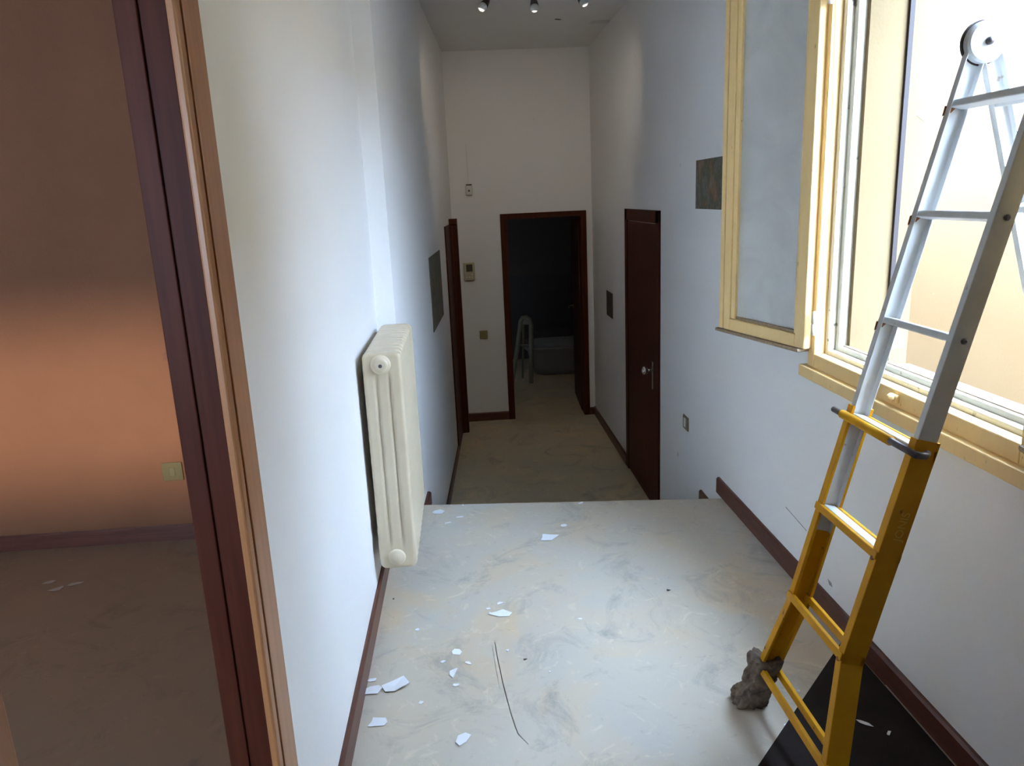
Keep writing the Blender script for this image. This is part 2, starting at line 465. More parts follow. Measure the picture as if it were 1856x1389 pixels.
def mark(name, pts, wd, m, parent, axis, at, t=0.0004):
    for (a0, b0), (a1, b1) in zip(pts[:-1], pts[1:]):
        d = Vector((a1 - a0, b1 - b0)); n_ = Vector((-d.y, d.x)).normalized() * wd / 2
        flat_patch(name, [(a0 - n_.x, b0 - n_.y), (a1 - n_.x * .8, b1 - n_.y * .8), (a1 + n_.x * .8, b1 + n_.y * .8), (a0 + n_.x, b0 + n_.y)], m, parent, t, axis, at)
flo['_org'] = tuple(flo.location)
wr['_org'] = tuple(wr.location)
mark('scuff_mark', [(0.03, 2.466), (0.037, 2.345), (0.047, 2.219), (0.062, 2.077), (0.078, 1.973), (0.107, 1.922)], 0.003, 'scuff', flo, 'z', 0.0)
mark('scuff_mark', [(0.02, 2.449), (0.027, 2.299), (0.035, 2.192)], 0.002, 'scuff', flo, 'z', 0.0)
mark('scuff_mark', [(2.89, 0.263), (2.78, 0.254), (2.69, 0.246)], 0.004, 'scuffwall', wr, 'x', XR)
flat_patch('scuff_mark', [(2.50, 0.14), (2.47, 0.138), (2.46, 0.125), (2.485, 0.122)], 'scuffwall', wr, 0.0004, 'x', XR)

# ================================================================== BASEBOARDS
def skirt_poly(p, q, t, side, z0, h):
    p, q = Vector((*p, 0)), Vector((*q, 0))
    d = (q - p).normalized(); nrm = Vector((-d.y, d.x, 0)) * side
    mb = MB()
    prof = [(0, 0), (t, 0), (t, h - 0.008), (t * 0.55, h), (0, h)]
    k = len(prof)
    vs = [p + nrm * a + Vector((0, 0, z0 + b)) for a, b in prof] + [q + nrm * a + Vector((0, 0, z0 + b)) for a, b in prof]
    fs = [tuple(range(k)), tuple(range(2 * k - 1, k - 1, -1))] + [(i, (i + 1) % k, k + (i + 1) % k, k + i) for i in range(k)]
    return mb.add(vs, fs)
def skirt(name, p, q, t, side, z0, h, label=None, m='skirt'):
    return struct(skirt_poly(p, q, t, side, z0, h).build(name, m), label, 'baseboard')
bb = skirt('baseboard_right', (XR, Y0), (XR, 3.72), 0.017, 1, 0, 0.084, 'brown skirting along the right side of the landing')
skirt('baseboard_right', (XR, 3.72), (XR, 4.02), 0.015, 1, -0.17, 0.062, 'brown skirting stub stepping down beyond the landing edge')
skirt('baseboard_right', (XR, 4.46), (XR, 4.95), 0.015, 1, ZH, 0.09)
skirt('baseboard_right', (XR, 6.03), (XR, YF), 0.015, 1, ZH, 0.085, 'dark skirting on the right wall beyond the flush door')
skirt('baseboard_left', (XL, 1.43), (XL, 3.54), 0.014, -1, 0, 0.09, 'brown skirting under the cream radiator')
skirt('baseboard_left', (xl(3.55), 3.56), (xl(3.82), 3.82), 0.014, -1, 0, 0.085)
skirt('baseboard_left', (xl(3.83), 3.83), (xl(4.24), 4.24), 0.022, -1, -0.17, 0.075, 'brown skirting stub on the left of the steps')
skirt('baseboard_left', (xl(4.66), 4.66), (xl(6.62), 6.62), 0.014, -1, ZH, 0.075, 'dark skirting on the left of the lower hall')
skirt('baseboard_far', (-0.10, YF), (0.375, YF), 0.015, -1, ZH, 0.088, 'dark skirting left of the far doorway')
skirt('baseboard_far', (1.232, YF), (XR, YF), 0.015, -1, ZH, 0.075, 'dark skirting right of the far doorway')
skirt('baseboard_side', (-4.2, 3.58), (-0.51, 3.58), 0.013, -1, 0, 0.078, 'brown skirting of the orange side room')

MB().box(1.2705, 1.2735, 1.55, 2.05, 0.0, 0.0052).build('dust_line', 'dust_dim_chip', bb, origin=(0, 0, 0)).location = -Vector(bb.location)
# ================================================================== DOORS
# left doorway to the side room
d1 = bpy.data.objects.new('door_1', None); COL.objects.link(d1); d1['_org'] = (0, 0, 0)
struct(d1, 'dark wood doorway with orange-brown casing at the far left', 'door')
MB().box(-0.495, -0.418, 1.252, 1.292, 0, 2.10).build('jamb_lining', 'wood', d1, bevel=0.002)
MB().box(-0.495, -0.460, 1.2475, 1.2535, 0, 2.08).build('door_stop', 'wood', d1, bevel=0.002)
MB().box(-0.420, -0.405, 1.250, 1.276, 0, 2.12).build('casing_bead', 'casing', d1, bevel=0.004)
MB().hexa([(-0.428, 1.284, 0), (-0.405, 1.284, 0), (-0.416, 1.404, 0), (-0.428, 1.404, 0),
           (-0.428, 1.284, 2.19), (-0.405, 1.284, 2.19), (-0.416, 1.404, 2.19), (-0.428, 1.404, 2.19)]).build('casing', 'casing', d1, bevel=0.003)
MB().box(-0.495, -0.418, 0.56, 1.252, 2.08, 2.12).build('head_lining', 'wood', d1, bevel=0.002)
MB().box(-0.427, -0.408, 0.45, 1.28, 2.121, 2.19).build('head_casing', 'casing', d1, bevel=0.003)
MB().box(-0.495, -0.418, 0.53, 0.590, 0, 2.08).build('jamb_lining', 'casing', d1, bevel=0.002)
MB().box(-0.427, -0.408, 0.44, 0.584, 0, 2.12).build('casing', 'casing', d1, bevel=0.003)

# far left door in the lower hall, seen edge on
d2 = bpy.data.objects.new('door_2', None); COL.objects.link(d2); d2['_org'] = (0, 0, 0)
struct(d2, 'dark wooden door frame on the left wall at the hall end', 'door')
MB().prism([(xl(7.22), 7.22), (xl(7.22) + 0.075, 7.23), (xl(7.28) + 0.075, 7.28), (xl(7.28), 7.28)], ZH, 1.36).build('jamb', 'wood', d2, bevel=0.003)
MB().prism([(xl(7.20), 7.20), (xl(7.20) + 0.073, 7.21), (xl(7.28) + 0.075, 7.285), (xl(7.28), 7.285)], 1.36, 1.41).build('head_block', 'wood', d2, bevel=0.003)
MB().prism([(xl(6.64), 6.64), (xl(6.64) + 0.012, 6.64), (xl(7.22) + 0.012, 7.22), (xl(7.22), 7.22)], ZH, 1.36).build('leaf', 'wood', d2)

# far doorway
d3 = bpy.data.objects.new('door_3', None); COL.objects.link(d3); d3['_org'] = (0, 0, 0)
struct(d3, 'mahogany door frame of the far doorway with its leaf opened into the dark', 'door')
MB().box(0.375, 0.440, YF - 0.022, YF + 0.12, ZH, 1.375).build('jamb', 'wood', d3, bevel=0.003)
MB().box(1.172, 1.230, YF - 0.022, YF + 0.12, ZH, 1.375).build('jamb', 'wood', d3, bevel=0.003)
MB().box(0.375, 1.230, YF - 0.022, YF + 0.12, 1.372, 1.425).build('head', 'wood', d3, bevel=0.003)
lf = MB().hexa([(1.165, 7.745, ZH + 0.01), (1.205, 7.745, ZH + 0.01), (1.24, 8.49, ZH + 0.01), (1.20, 8.49, ZH + 0.01),
                (1.165, 7.745, 1.37), (1.205, 7.745, 1.37), (1.24, 8.49, 1.37), (1.20, 8.49, 1.37)]).build('leaf', 'wood', d3, bevel=0.002)
h3 = MB().lathe([(0.024, 0), (0.024, 0.008)], (1.199, 8.42, 0.37), (-1, 0, 0), 16)
h3.tube([(1.19, 8.42, 0.37), (1.145, 8.42, 0.37), (1.138, 8.40, 0.37), (1.132, 8.30, 0.368)], 0.008, 8)
h3.build('door_handle', 'chrome', d3, smooth=True)

# flush door on the right wall
d4 = bpy.data.objects.new('door_4', None); COL.objects.link(d4); d4['_org'] = (0, 0, 0)
struct(d4, 'tall narrow-looking mahogany door set flush in the right wall', 'door')
DY0, DY1, DT = 4.955, 6.02, 1.455
MB().box(XR - 0.014, XR + 0.004, DY0, DY0 + 0.085, ZH, DT).build('jamb', 'wood', d4, bevel=0.003)
MB().box(XR - 0.014, XR + 0.004, DY1 - 0.085, DY1, ZH, DT).build('jamb', 'wood', d4, bevel=0.003)
MB().box(XR - 0.014, XR + 0.004, DY0, DY1, DT - 0.085, DT).build('head', 'wood', d4, bevel=0.003)
lf4 = MB().box(XR - 0.008, XR + 0.004, DY0 + 0.088, DY1 - 0.088, ZH + 0.008, DT - 0.09).build('leaf', 'wood', d4, bevel=0.002)
hp = MB().box(XR - 0.013, XR - 0.008, 5.105, 5.14, 0.215, 0.415)
hp.build('handle_plate', 'chrome', d4, bevel=0.002)
hk = MB().tube([(XR - 0.012, 5.122, 0.355), (XR - 0.05, 5.122, 0.355)], 0.009, 12)
hk.lathe([(0.010, 0), (0.026, 0.008), (0.031, 0.022), (0.026, 0.036), (0.01, 0.044)], (XR - 0.045, 5.122, 0.355), (-1, 0, 0), 18)
hk.build('door_knob', 'chrome', d4, smooth=True)

# ================================================================== WINDOW
w1 = bpy.data.objects.new('window_1', None); COL.objects.link(w1); w1['_org'] = (0, 0, 0)
struct(w1, 'old cream painted window with its dusty sash swung open against the wall', 'window')
def ring(mb, x0, x1, ya, yb, za, zb, w_):
    mb.box(x0, x1, ya, ya + w_, za, zb); mb.box(x0, x1, yb - w_, yb, za, zb)
    mb.box(x0, x1, ya + w_, yb - w_, za, za + w_); mb.box(x0, x1, ya + w_, yb - w_, zb - w_, zb)
    return mb
ring(MB(), 1.268, 1.310, 1.545, 2.712, 0.918, 2.53, 0.052).build('frame', 'cream', w1, bevel=0.004)
ring(MB(), 1.3101, 1.338, 1.56, 2.70, 0.926, 2.52, 0.060).build('frame_rebate', 'creampale', w1, bevel=0.003)
ring(MB(), 1.3381, 1.374, 1.565, 2.695, 0.926, 2.515, 0.077).build('frame_stop', 'creampale', w1, bevel=0.003)
MB().box(1.352, 1.366, 1.64, 2.61, 1.003, 1.006).build('worn_edge', 'rawwood', w1)
MB().box(1.245, 1.30, 1.49, 2.735, 0.875, 0.918).build('sill_board', 'cream', w1, bevel=0.004)
ck = MB().box(1.255, 1.268, 2.095, 2.135, 0.932, 0.957)
ck.lathe([(0.011, 0), (0.013, 0.01), (0.006, 0.02)], (1.256, 2.11, 0.948), (-1, 0, 0.2), 12)
ck.build('catch', 'cream', w1, bevel=0.003)

def make_sash(hinge, ang, wd, z0, z1, flip):
    # local: s along width from hinge, n = thickness, z up
    dx, dy = math.cos(ang), math.sin(ang)
    e = Vector((dx, dy, 0)); nn = Vector((-dy, dx, 0)) * flip
    hv = Vector((hinge[0], hinge[1], 0))
    def bx(s0, s1, n0, n1, za, zb):
        c = [(s0, n0), (s1, n0), (s1, n1), (s0, n1)]
        pts = [hv + e * s + nn * n_ + Vector((0, 0, za)) for s, n_ in c] + [hv + e * s + nn * n_ + Vector((0, 0, zb)) for s, n_ in c]
        return pts
    root = MB().hexa(bx(0.0, 0.055, 0, 0.042, z0, z1)).build('sash', 'cream', w1, bevel=0.004)
    root['_org'] = (0, 0, 0)
    def sub(name, m, boxes, bv=0.003):
        mb = MB()
        for b_ in boxes: mb.hexa(bx(*b_))
        return mb.build(name, m, root, bevel=bv)
    sub('stile', 'cream', [(wd - 0.026, wd, 0, 0.042, z0, z1), (wd - 0.034, wd - 0.026, 0.006, 0.036, z0, z1), (wd - 0.080, wd - 0.034, 0, 0.042, z0, z1)])
    sub('stile_moulding', 'cream', [(wd - 0.108, wd - 0.080, 0.006, 0.036, z0 + 0.05, z1 - 0.05), (0.055, 0.070, 0.006, 0.036, z0 + 0.05, z1 - 0.05)])
    sub('bottom_rail', 'cream', [(0.055, wd - 0.080, 0, 0.042, z0, z0 + 0.05)])
    sub('top_rail', 'cream', [(0.055, wd - 0.080, 0, 0.042, z1 - 0.055, z1)])
    sub('glazing_bead', 'rawwood', [(0.07, wd - 0.108, 0.012, 0.036, z0 + 0.05, z0 + 0.062)])
    sub('drip_bar', 'rawwood', [(0.02, wd + 0.012, -0.012, 0.052, z0 - 0.014, z0 - 0.0005)], 0.004)
    sub('pane', 'glass', [(0.06, wd - 0.06, 0.019, 0.023, z0 + 0.045, z1 - 0.05)], 0)
    return root
# left sash: hinged at the far jamb, swung right round towards the wall
make_sash((1.235, 2.675), math.atan2(0.545, -0.135), 0.565, 0.985, 2.48, -1)
make_sash((1.25, 1.575), math.radians(-108), 0.53, 0.985, 2.48, 1)
for z in (1.085, 2.20):
    hg = MB()
    hg.tube([(1.258, 2.652, z - 0.042), (1.258, 2.652, z - 0.003)], 0.0095, 12)
    hg.tube([(1.258, 2.652, z + 0.003), (1.258, 2.652, z + 0.042)], 0.0095, 12)
    hg.tube([(1.258, 2.652, z - 0.045), (1.258, 2.652, z + 0.045)], 0.006, 10)
    hg.build('hinge', 'creampale', w1, smooth=True)
# side room window, unseen, added for the band of light on the end wall
w3 = bpy.data.objects.new('added_window', None); COL.objects.link(w3); w3['_org'] = (0, 0, 0)
struct(w3, 'unseen low wide window added to light the side room', 'window')
f3 = MB()
f3.box(SW[0], SW[1], Y0 - 0.08, Y0 - 0.02, SW[2], SW[2] + 0.05).box(SW[0], SW[1], Y0 - 0.08, Y0 - 0.02, SW[3] - 0.05, SW[3])
f3.box(SW[0], SW[0] + 0.05, Y0 - 0.08, Y0 - 0.02, SW[2], SW[3]).box(SW[1] - 0.05, SW[1], Y0 - 0.08, Y0 - 0.02, SW[2], SW[3])
f3.build('frame', 'cream', w3, bevel=0.004)

# ================================================================== RADIATOR
RX0, RX1, RZ0, RZ1 = -0.401, -0.255, 0.172, 1.045
RY0, NSEC, PITCH = 2.76, 12, 0.0575
rad = thing('radiator', ((RX0 + RX1) / 2, 3.1, RZ0), 'cream column radiator hung on the left wall above the brown skirting', 'radiator')
def section_mesh():
    nx, nz = 33, 46
    Wd, Hh = RX1 - RX0, RZ1 - RZ0
    def grooves(u, z):
        # depth of the pressed grooves, u 0..1 across
        zz = z - RZ0
        up = min(max((zz - 0.105) / 0.02, 0), 1) * min(max((RZ1 - 0.085 - z) / 0.02, 0), 1)
        g = 0
        for c in (0.335, 0.665):
            g = max(g, math.exp(-((u - c) / 0.034) ** 4))
        return g * up
    mb = MB(); rc = 0.026
    def outline(u, v):
        # rounded-rect squeeze of the rim
        x = RX0 + u * Wd; z = RZ0 + v * Hh
        dx = max(rc - (x - RX0), rc - (RX1 - x), 0); dz = max(rc - (z - RZ0), rc - (RZ1 - z), 0)
        if dx > 0 and dz > 0:
            l = math.hypot(dx, dz)
            if l > rc:
                k = rc / l
                cx = RX0 + rc if x < (RX0 + RX1) / 2 else RX1 - rc
                cz = RZ0 + rc if z < (RZ0 + RZ1) / 2 else RZ1 - rc
                x = cx + (x - cx) * k; z = cz + (z - cz) * k
        return x, z
    us = [0, .012, .03, .055, .085] + [0.085 + (0.83) * i / (nx - 10) for i in range(1, nx - 10)] + [.915, .945, .97, .988, 1]
    vs_ = [0, .002, .005, .010, .016, .024] + [0.024 + 0.952 * i / (nz - 12) for i in range(1, nz - 12)] + [.976, .984, .990, .995, .998, 1]
    idx = {}
    for sgn in (-1, 1):
        for i, u in enumerate(us):
            for j, v in enumerate(vs_):
                x, z = outline(u, v)
                e = min((x - RX0), (RX1 - x), (z - RZ0), (RZ1 - z))
                # distance to rounded rim for corners
                cx = min(max(x, RX0 + rc), RX1 - rc); cz = min(max(z, RZ0 + rc), RZ1 - rc)
                e = min(e, rc - math.hypot(x - cx, z - cz)) if (x != cx or z != cz) else e
                t = min(max(e / 0.012, 0), 1)
                half = 0.008 + 0.0165 * math.sqrt(max(0, 1 - (1 - t) ** 2))
                half -= 0.0085 * grooves(u, z)
                idx[(sgn, i, j)] = len(mb.v)
                mb.v.append(Vector((x, RY0 + 0.025 + sgn * half, z)))
    n1, n2 = len(us), len(vs_)
    for sgn in (-1, 1):
        for i in range(n1 - 1):
            for j in range(n2 - 1):
                mb.f.append((idx[(sgn, i, j)], idx[(sgn, i + 1, j)], idx[(sgn, i + 1, j + 1)], idx[(sgn, i, j + 1)]))
    rim = [(i, 0) for i in range(n1)] + [(n1 - 1, j) for j in range(1, n2)] + [(i, n2 - 1) for i in range(n1 - 2, -1, -1)] + [(0, j) for j in range(n2 - 2, 0, -1)]
    for k in range(len(rim)):
        a, b_ = rim[k], rim[(k + 1) % len(rim)]
        mb.f.append((idx[(-1, *a)], idx[(-1, *b_)], idx[(1, *b_)], idx[(1, *a)]))
    return mb
sec = section_mesh().build('radiator_section', 'radiator', rad, smooth=True)
for k in range(1, NSEC):
    c = sec.copy(); c.parent = rad; c.location = sec.location + Vector((0, PITCH * k, 0)); COL.objects.link(c)
# headers joining the sections
for z in (RZ0 + 0.045, RZ1 - 0.045):
    MB().tube([((RX0 + RX1) / 2, RY0 + 0.02, z), ((RX0 + RX1) / 2, RY0 + PITCH * (NSEC - 1) + 0.03, z)], 0.024, 16).build('header_pipe', 'radiator', rad, smooth=True)
pl = MB().lathe([(0.038, -0.004), (0.037, 0.004), (0.032, 0.008), (0.026, 0.009), (0.025, 0.016), (0.017, 0.018)], (-0.331, RY0 + 0.002, 1.000), (0, -1, 0), 28)
po = pl.build('end_plug', 'radiator_end', rad, smooth=True); po['_org'] = rad['_org']
MB().lathe([(0.0075, 0), (0.0075, 0.006)], (-0.331, RY0 - 0.013, 0.998), (0, -1, 0), 6).build('valve_key', 'steel', po)
MB().lathe([(0.035, -0.004), (0.034, 0.003), (0.029, 0.009), (0.022, 0.010), (0.018, 0.014), (0.004, 0.015)], (-0.332, RY0 + 0.002, 0.222), (0, -1, 0), 28).build('end_plug', 'radiator_end', rad, smooth=True)
for y in (2.92, 3.30):
    for z in (0.25, 0.93):
        MB().box(-0.43, -0.385, y, y + 0.02, z, z + 0.02).build('wall_bracket', 'radiator', rad)

# ================================================================== LADDER
LU = Vector((0.247, 0, 0.969)); LV = Vector((0.969, 0, -0.247))
def FP(z):
    return Vector((0.892 + 0.255 * (z - 0.41), 0, z))           # front edge of the front rails at height z
lad = thing('folding_ladder', (0.95, 1.80, 0), 'white and yellow telescopic folding ladder straddling the open window sill', 'ladder')
def rail(y_of, u_pts, wv, flange, inward, tw=0.004, lip=0.0, mirror=None):
    # C-channel : web in the outer plane, flanges pointing inward (sign)
    mb = MB()
    prof = [(0, 0), (0, flange), (lip or tw, flange), (tw, tw), (wv - tw, tw), (wv - (lip or tw), flange), (wv, flange), (wv, 0)]
    rings = []
    for z in u_pts:
        base = FP(z); y = y_of(z)
        ring_ = []
        for a, b_ in prof:
            p = base + LV * (a - OFFS) + Vector((0, y + inward * b_, 0))
            if mirror: p = mirror(p)
            ring_.append(p)
        rings.append(ring_)
    k = len(prof)
    vs = [p for r_ in rings for p in r_]
    fs = []
    for i in range(len(rings) - 1):
        for j in range(k):
            fs.append((i * k + j, i * k + (j + 1) % k, (i + 1) * k + (j + 1) % k, (i + 1) * k + j))
    caps = [(0, 1, 2, 3), (0, 3, 4, 7), (4, 5, 6, 7)]
    for c in caps:
        fs.append(c); fs.append(tuple((len(rings) - 1) * k + q for q in c))
    return mb.add(vs, fs)
def flare(z, sg=1):
    return max(0, 0.40 - z) * (0.20 if sg > 0 else 0.31)
HX, HZ = 1.318, 1.902
def mirr(p):
    # rear legs: turned about the hinge axis and leaning the other way
    d = Vector((p.x - HX, 0, p.z - HZ))
    a = -math.radians(33.5)
    c, s = math.cos(a), math.sin(a)
    q = Vector((d.x * -1, 0, d.z))
    # mirrored about the vertical then a little extra opening
    b = math.radians(3.0)
    q = Vector((q.x * math.cos(b) - q.z * math.sin(b), 0, q.x * math.sin(b) + q.z * math.cos(b)))
    return Vector((HX + q.x, p.y, HZ + q.z))
YFAR, YNEAR = 1.957, 1.632
def build_half(mirror, tagname):
    global OFFS
    OFFS = 0.0
    for (yb, sg) in ((YFAR, 1), (YNEAR, -1)):
        r_ = rail(lambda z: yb + sg * flare(z, sg), [0.005, 0.1, 0.22, 0.34, 0.40, 0.45, 0.7, 0.985], 0.062, 0.026, -sg, 0.004, 0.009, mirror)
        o = r_.build('lower_rail', 'ladderyellow', lad, bevel=0.0015)
        o['_org'] = lad['_org']
        OFFS = -0.006
        MB_ = rail(lambda z: yb - sg * 0.0045, [0.62, 1.0, 1.4, 1.80, 1.895], 0.050, 0.021, -sg, 0.0035, 0.0, mirror)
        OFFS = 0.0
        MB_.build('upper_rail', 'ladderwhite', lad, bevel=0.002)
    def pt(z, a, y):
        p = FP(z) + LV * a + Vector((0, y, 0))
        return mirror(p) if mirror else p
    # yellow rungs: a pair of bars each
    for z in (0.155, 0.415, 0.69):
        ya, yb = YNEAR - flare(z, -1), YFAR + flare(z)
        for a0, a1 in ((-0.005, 0.008), (0.050, 0.063)):
            r_ = MB()
            r_.hexa([pt(z - .010, a0, ya), pt(z - .010, a1, ya), pt(z - .010, a1, yb), pt(z - .010, a0, yb),
                     pt(z + .010, a0, ya), pt(z + .010, a1, ya), pt(z + .010, a1, yb), pt(z + .010, a0, yb)])
            r_.build('rung_bar', 'ladderyellow', lad, bevel=0.002)
    for z in (0.69, 0.955, 1.222, 1.497, 1.765):
        ya, yb = YNEAR + 0.012, YFAR - 0.012
        r_ = MB()
        wa, wb = (0.012, 0.048)
        r_.hexa([pt(z - .009, wa, ya), pt(z - .009, wb, ya), pt(z - .009, wb, yb), pt(z - .009, wa, yb),
                 pt(z + .009, wa, ya), pt(z + .009, wb, ya), pt(z + .009, wb, yb), pt(z + .009, wa, yb)])
        r_.build('rung', 'ladderwhite', lad, bevel=0.003)
        if z > 1.1 and not mirror:
            yw = YFAR - 0.0086
            MB().add([pt(z - 0.008, 0.000, yw), pt(z - 0.008, 0.030, yw), pt(z - 0.020, 0.022, yw), pt(z - 0.026, 0.010, yw), pt(z - 0.034, 0.001, yw)], [(0, 1, 2, 3, 4)]).build('rust_stain', 'rust', lad)
    # locking bolt across the top of the lower section
    z = 0.955
    MB().tube([pt(z, -0.013, YNEAR - 0.035), pt(z, -0.013, YFAR + 0.040)], 0.0085, 14).build('locking_rod', 'steel', lad, smooth=True)
    MB().tube([pt(z, -0.013, YNEAR + 0.075), pt(z, -0.013, YFAR - 0.01)], 0.0125, 14).build('rod_sleeve', 'ladderyellow', lad, smooth=True)
    r_ = MB()
    r_.hexa([pt(z - .009, 0.052, YNEAR), pt(z - .009, 0.062, YNEAR), pt(z - .009, 0.062, YFAR), pt(z - .009, 0.052, YFAR),
             pt(z + .010, 0.052, YNEAR), pt(z + .010, 0.062, YNEAR), pt(z + .010, 0.062, YFAR), pt(z + .010, 0.052, YFAR)])
    r_.build('rung', 'ladderyellow', lad, bevel=0.002)
    # bolt heads on the near rail web
    for z in (1.222, 1.497):
        MB().lathe([(0.0075, 0), (0.0075, 0.004), (0.004, 0.007)], pt(z, 0.034, YNEAR + 0.004), (0, -1, 0), 12).build('bolt_head', 'steel', lad)
    for z in (0.155, 0.415, 0.69):
        MB().lathe([(0.006, 0), (0.006, 0.004)], pt(z - 0.01, -0.001, YNEAR - flare(z, -1) + 0.012), pt(0, -1, 0) - pt(0, 0, 0), 10).build('weld_spot', 'rust', lad)
build_half(None, 'front')
build_half(mirr, 'rear')
# near end of the locking rod hooks back round the rail
pn = FP(0.955)
MB().tube([pn + LV * -0.013 + Vector((0, YNEAR - 0.030, 0)), pn + LV * 0.010 + Vector((0, YNEAR - 0.034, 0.002)), pn + LV * 0.030 + Vector((0, YNEAR - 0.010, 0.004))], 0.0085, 12).build('rod_hook', 'steel', lad, smooth=True)
# hinge discs
for y, sg in ((YFAR - 0.026, -1), (YNEAR + 0.024, 1)):
    h = MB().lathe([(0.047, 0), (0.050, 0.004), (0.050, 0.020), (0.045, 0.026), (0.014, 0.028), (0.013, 0.028)], (HX, y + (0.02 if sg < 0 else -0.02), HZ), (0, -1 if sg < 0 else 1, 0), 36)
    h = h.build('hinge_disc', 'ladderwhite', lad, bevel=0)
    h['_org'] = lad['_org']
    MB().lathe([(0.0095, 0), (0.0095, 0.008), (0.005, 0.012)], (HX, y + (-0.007 if sg < 0 else 0.007), HZ), (0, -1 if sg < 0 else 1, 0), 14).build('hinge_pin', 'steel', h, smooth=True)
    MB().lathe([(0.054, 0), (0.054, 0.008)], (HX, y + (0.024 if sg < 0 else -0.024), HZ), (0, -1 if sg < 0 else 1, 0), 36).build('hinge_plate', 'dark', lad)
# worn stamped lettering on the near rail
def lettering(text, start_z, size, a):
    cu = bpy.data.curves.new('lettering', 'FONT'); cu.body = text; cu.size = size; cu.extrude = 0.0003
    tmp = bpy.data.objects.new('lettering_curve', cu); COL.objects.link(tmp)
    bpy.context.view_layer.update()
    me = bpy.data.meshes.new_from_object(tmp.evaluated_get(bpy.context.evaluated_depsgraph_get()))
    bpy.data.objects.remove(tmp)
    base = FP(start_z) + LV * a + Vector((0, YNEAR - 0.0006, 0))
    for v in me.vertices:
        p = base + LU * v.co.x - LV * v.co.y + Vector((0, -v.co.z, 0))
        v.co = p - Vector(lad['_org'])
    o = bpy.data.objects.new('lettering', me); me.materials.append(M['engrave']); COL.objects.link(o); o.parent = lad
lettering('JONIS', 0.735, 0.030, 0.046)

# rag tied round the far foot
def rag_mesh():
    mb = MB(); seg, rings_ = 72, 44
    for i in range(rings_):
        t = i / (rings_ - 1)
        z = 0.002 + 0.168 * t
        cx = FP(z).x + 0.022 + 0.006 * (1 - t); cy = YFAR + flare(z) - 0.016 + 0.012 * (1 - t)
        prof = 0.052 - 0.006 * t
        pinch = 1 - 0.13 * math.exp(-((t - 0.80) / 0.07) ** 2) - 0.10 * math.exp(-((t - 0.42) / 0.06) ** 2)
        for k in range(seg):
            a = 2 * math.pi * k / seg
            ca, sa = math.cos(a), math.sin(a)
            f1 = 1 - abs(noise.noise(Vector((ca * 1.9 + t * 1.6, sa * 1.9 - t * 1.1, t * 2.2)))) * 2.2
            f2 = 1 - abs(noise.noise(Vector((ca * 3.6 + 9 - t * 2.5, sa * 3.6 + t * 2, t * 4.0 + 3)))) * 2.2
            n1 = noise.noise(Vector((ca * 1.3 + 3, sa * 1.3, t * 2.5)))
            n2 = noise.noise(Vector((ca * 9, sa * 9, t * 14)))
            rr = prof * pinch * (0.92 + 0.20 * n1 + 0.16 * f1 + 0.14 * f2 + 0.07 * n2)
            zz = z + 0.010 * n1 + (0.020 * f1 if t > 0.88 else 0)
            if t < 0.06: rr *= 0.98
            mb.v.append(Vector((cx + ca * rr, cy + sa * rr * 0.85, max(zz, 0.001))))
    for i in range(rings_ - 1):
        for k in range(seg):
            mb.f.append((i * seg + k, i * seg + (k + 1) % seg, (i + 1) * seg + (k + 1) % seg, (i + 1) * seg + k))
    mb.f.append(tuple(range(seg)))
    mb.f.append(tuple((rings_ - 1) * seg + k for k in range(seg)))
    return mb
tag(rag_mesh().build('rag', 'rag', smooth=True), 'dirty brown rag wrapped round the far foot of the ladder', 'rag')

# ================================================================== MAT AND LITTER
fm = MB().prism([(1.268, 2.318), (1.188, 2.233), (0.30, 1.292), (0.30, 0.2), (1.268, 0.2)], 0.0005, 0.004)
tag(fm.build('floor_mat', 'black'), 'black linoleum offcut with a diagonal edge under the ladder', 'mat')

def flake(x, y, r, label, seed, stretch=1.0, ang=0.0, z=0.0012, tilt=0.0, m='flake', n=6, name='paint_flake', cat='paint flake', grp=None):
    rnd = random.Random(seed)
    mb = MB(); pts = []
    for k in range(n):
        a = 2 * math.pi * (k + rnd.uniform(-.3, .3)) / n
        rr = r * rnd.uniform(0.55, 1.25)
        px, py = math.cos(a) * rr * stretch, math.sin(a) * rr / stretch ** 0.5
        pts.append((px * math.cos(ang) - py * math.sin(ang), px * math.sin(ang) + py * math.cos(ang)))
    h = lambda px, py: tilt * max(0, (px + r)) + 0.03 * (px * px + py * py) / max(r, 1e-4) + 0.001
    vs = [(x, y, z + 0.0003)] + [(x + a, y + b, z + h(a, b) * 0.9) for a, b in pts] + [(x, y, z + 0.0018)] + [(x + a, y + b, z + h(a, b) * 0.9 + 0.0012) for a, b in pts]
    fs = []
    for k in range(n):
        a, b = 1 + k, 1 + (k + 1) % n
        fs.append((0, b, a)); fs.append((n + 1, n + 1 + a, n + 1 + b)); fs.append((a, b, n + 1 + b, n + 1 + a))
    mb.add(vs, fs)
    return tag(mb.build(name, m), label, cat, grp)
G = 'white paint flakes on the landing'
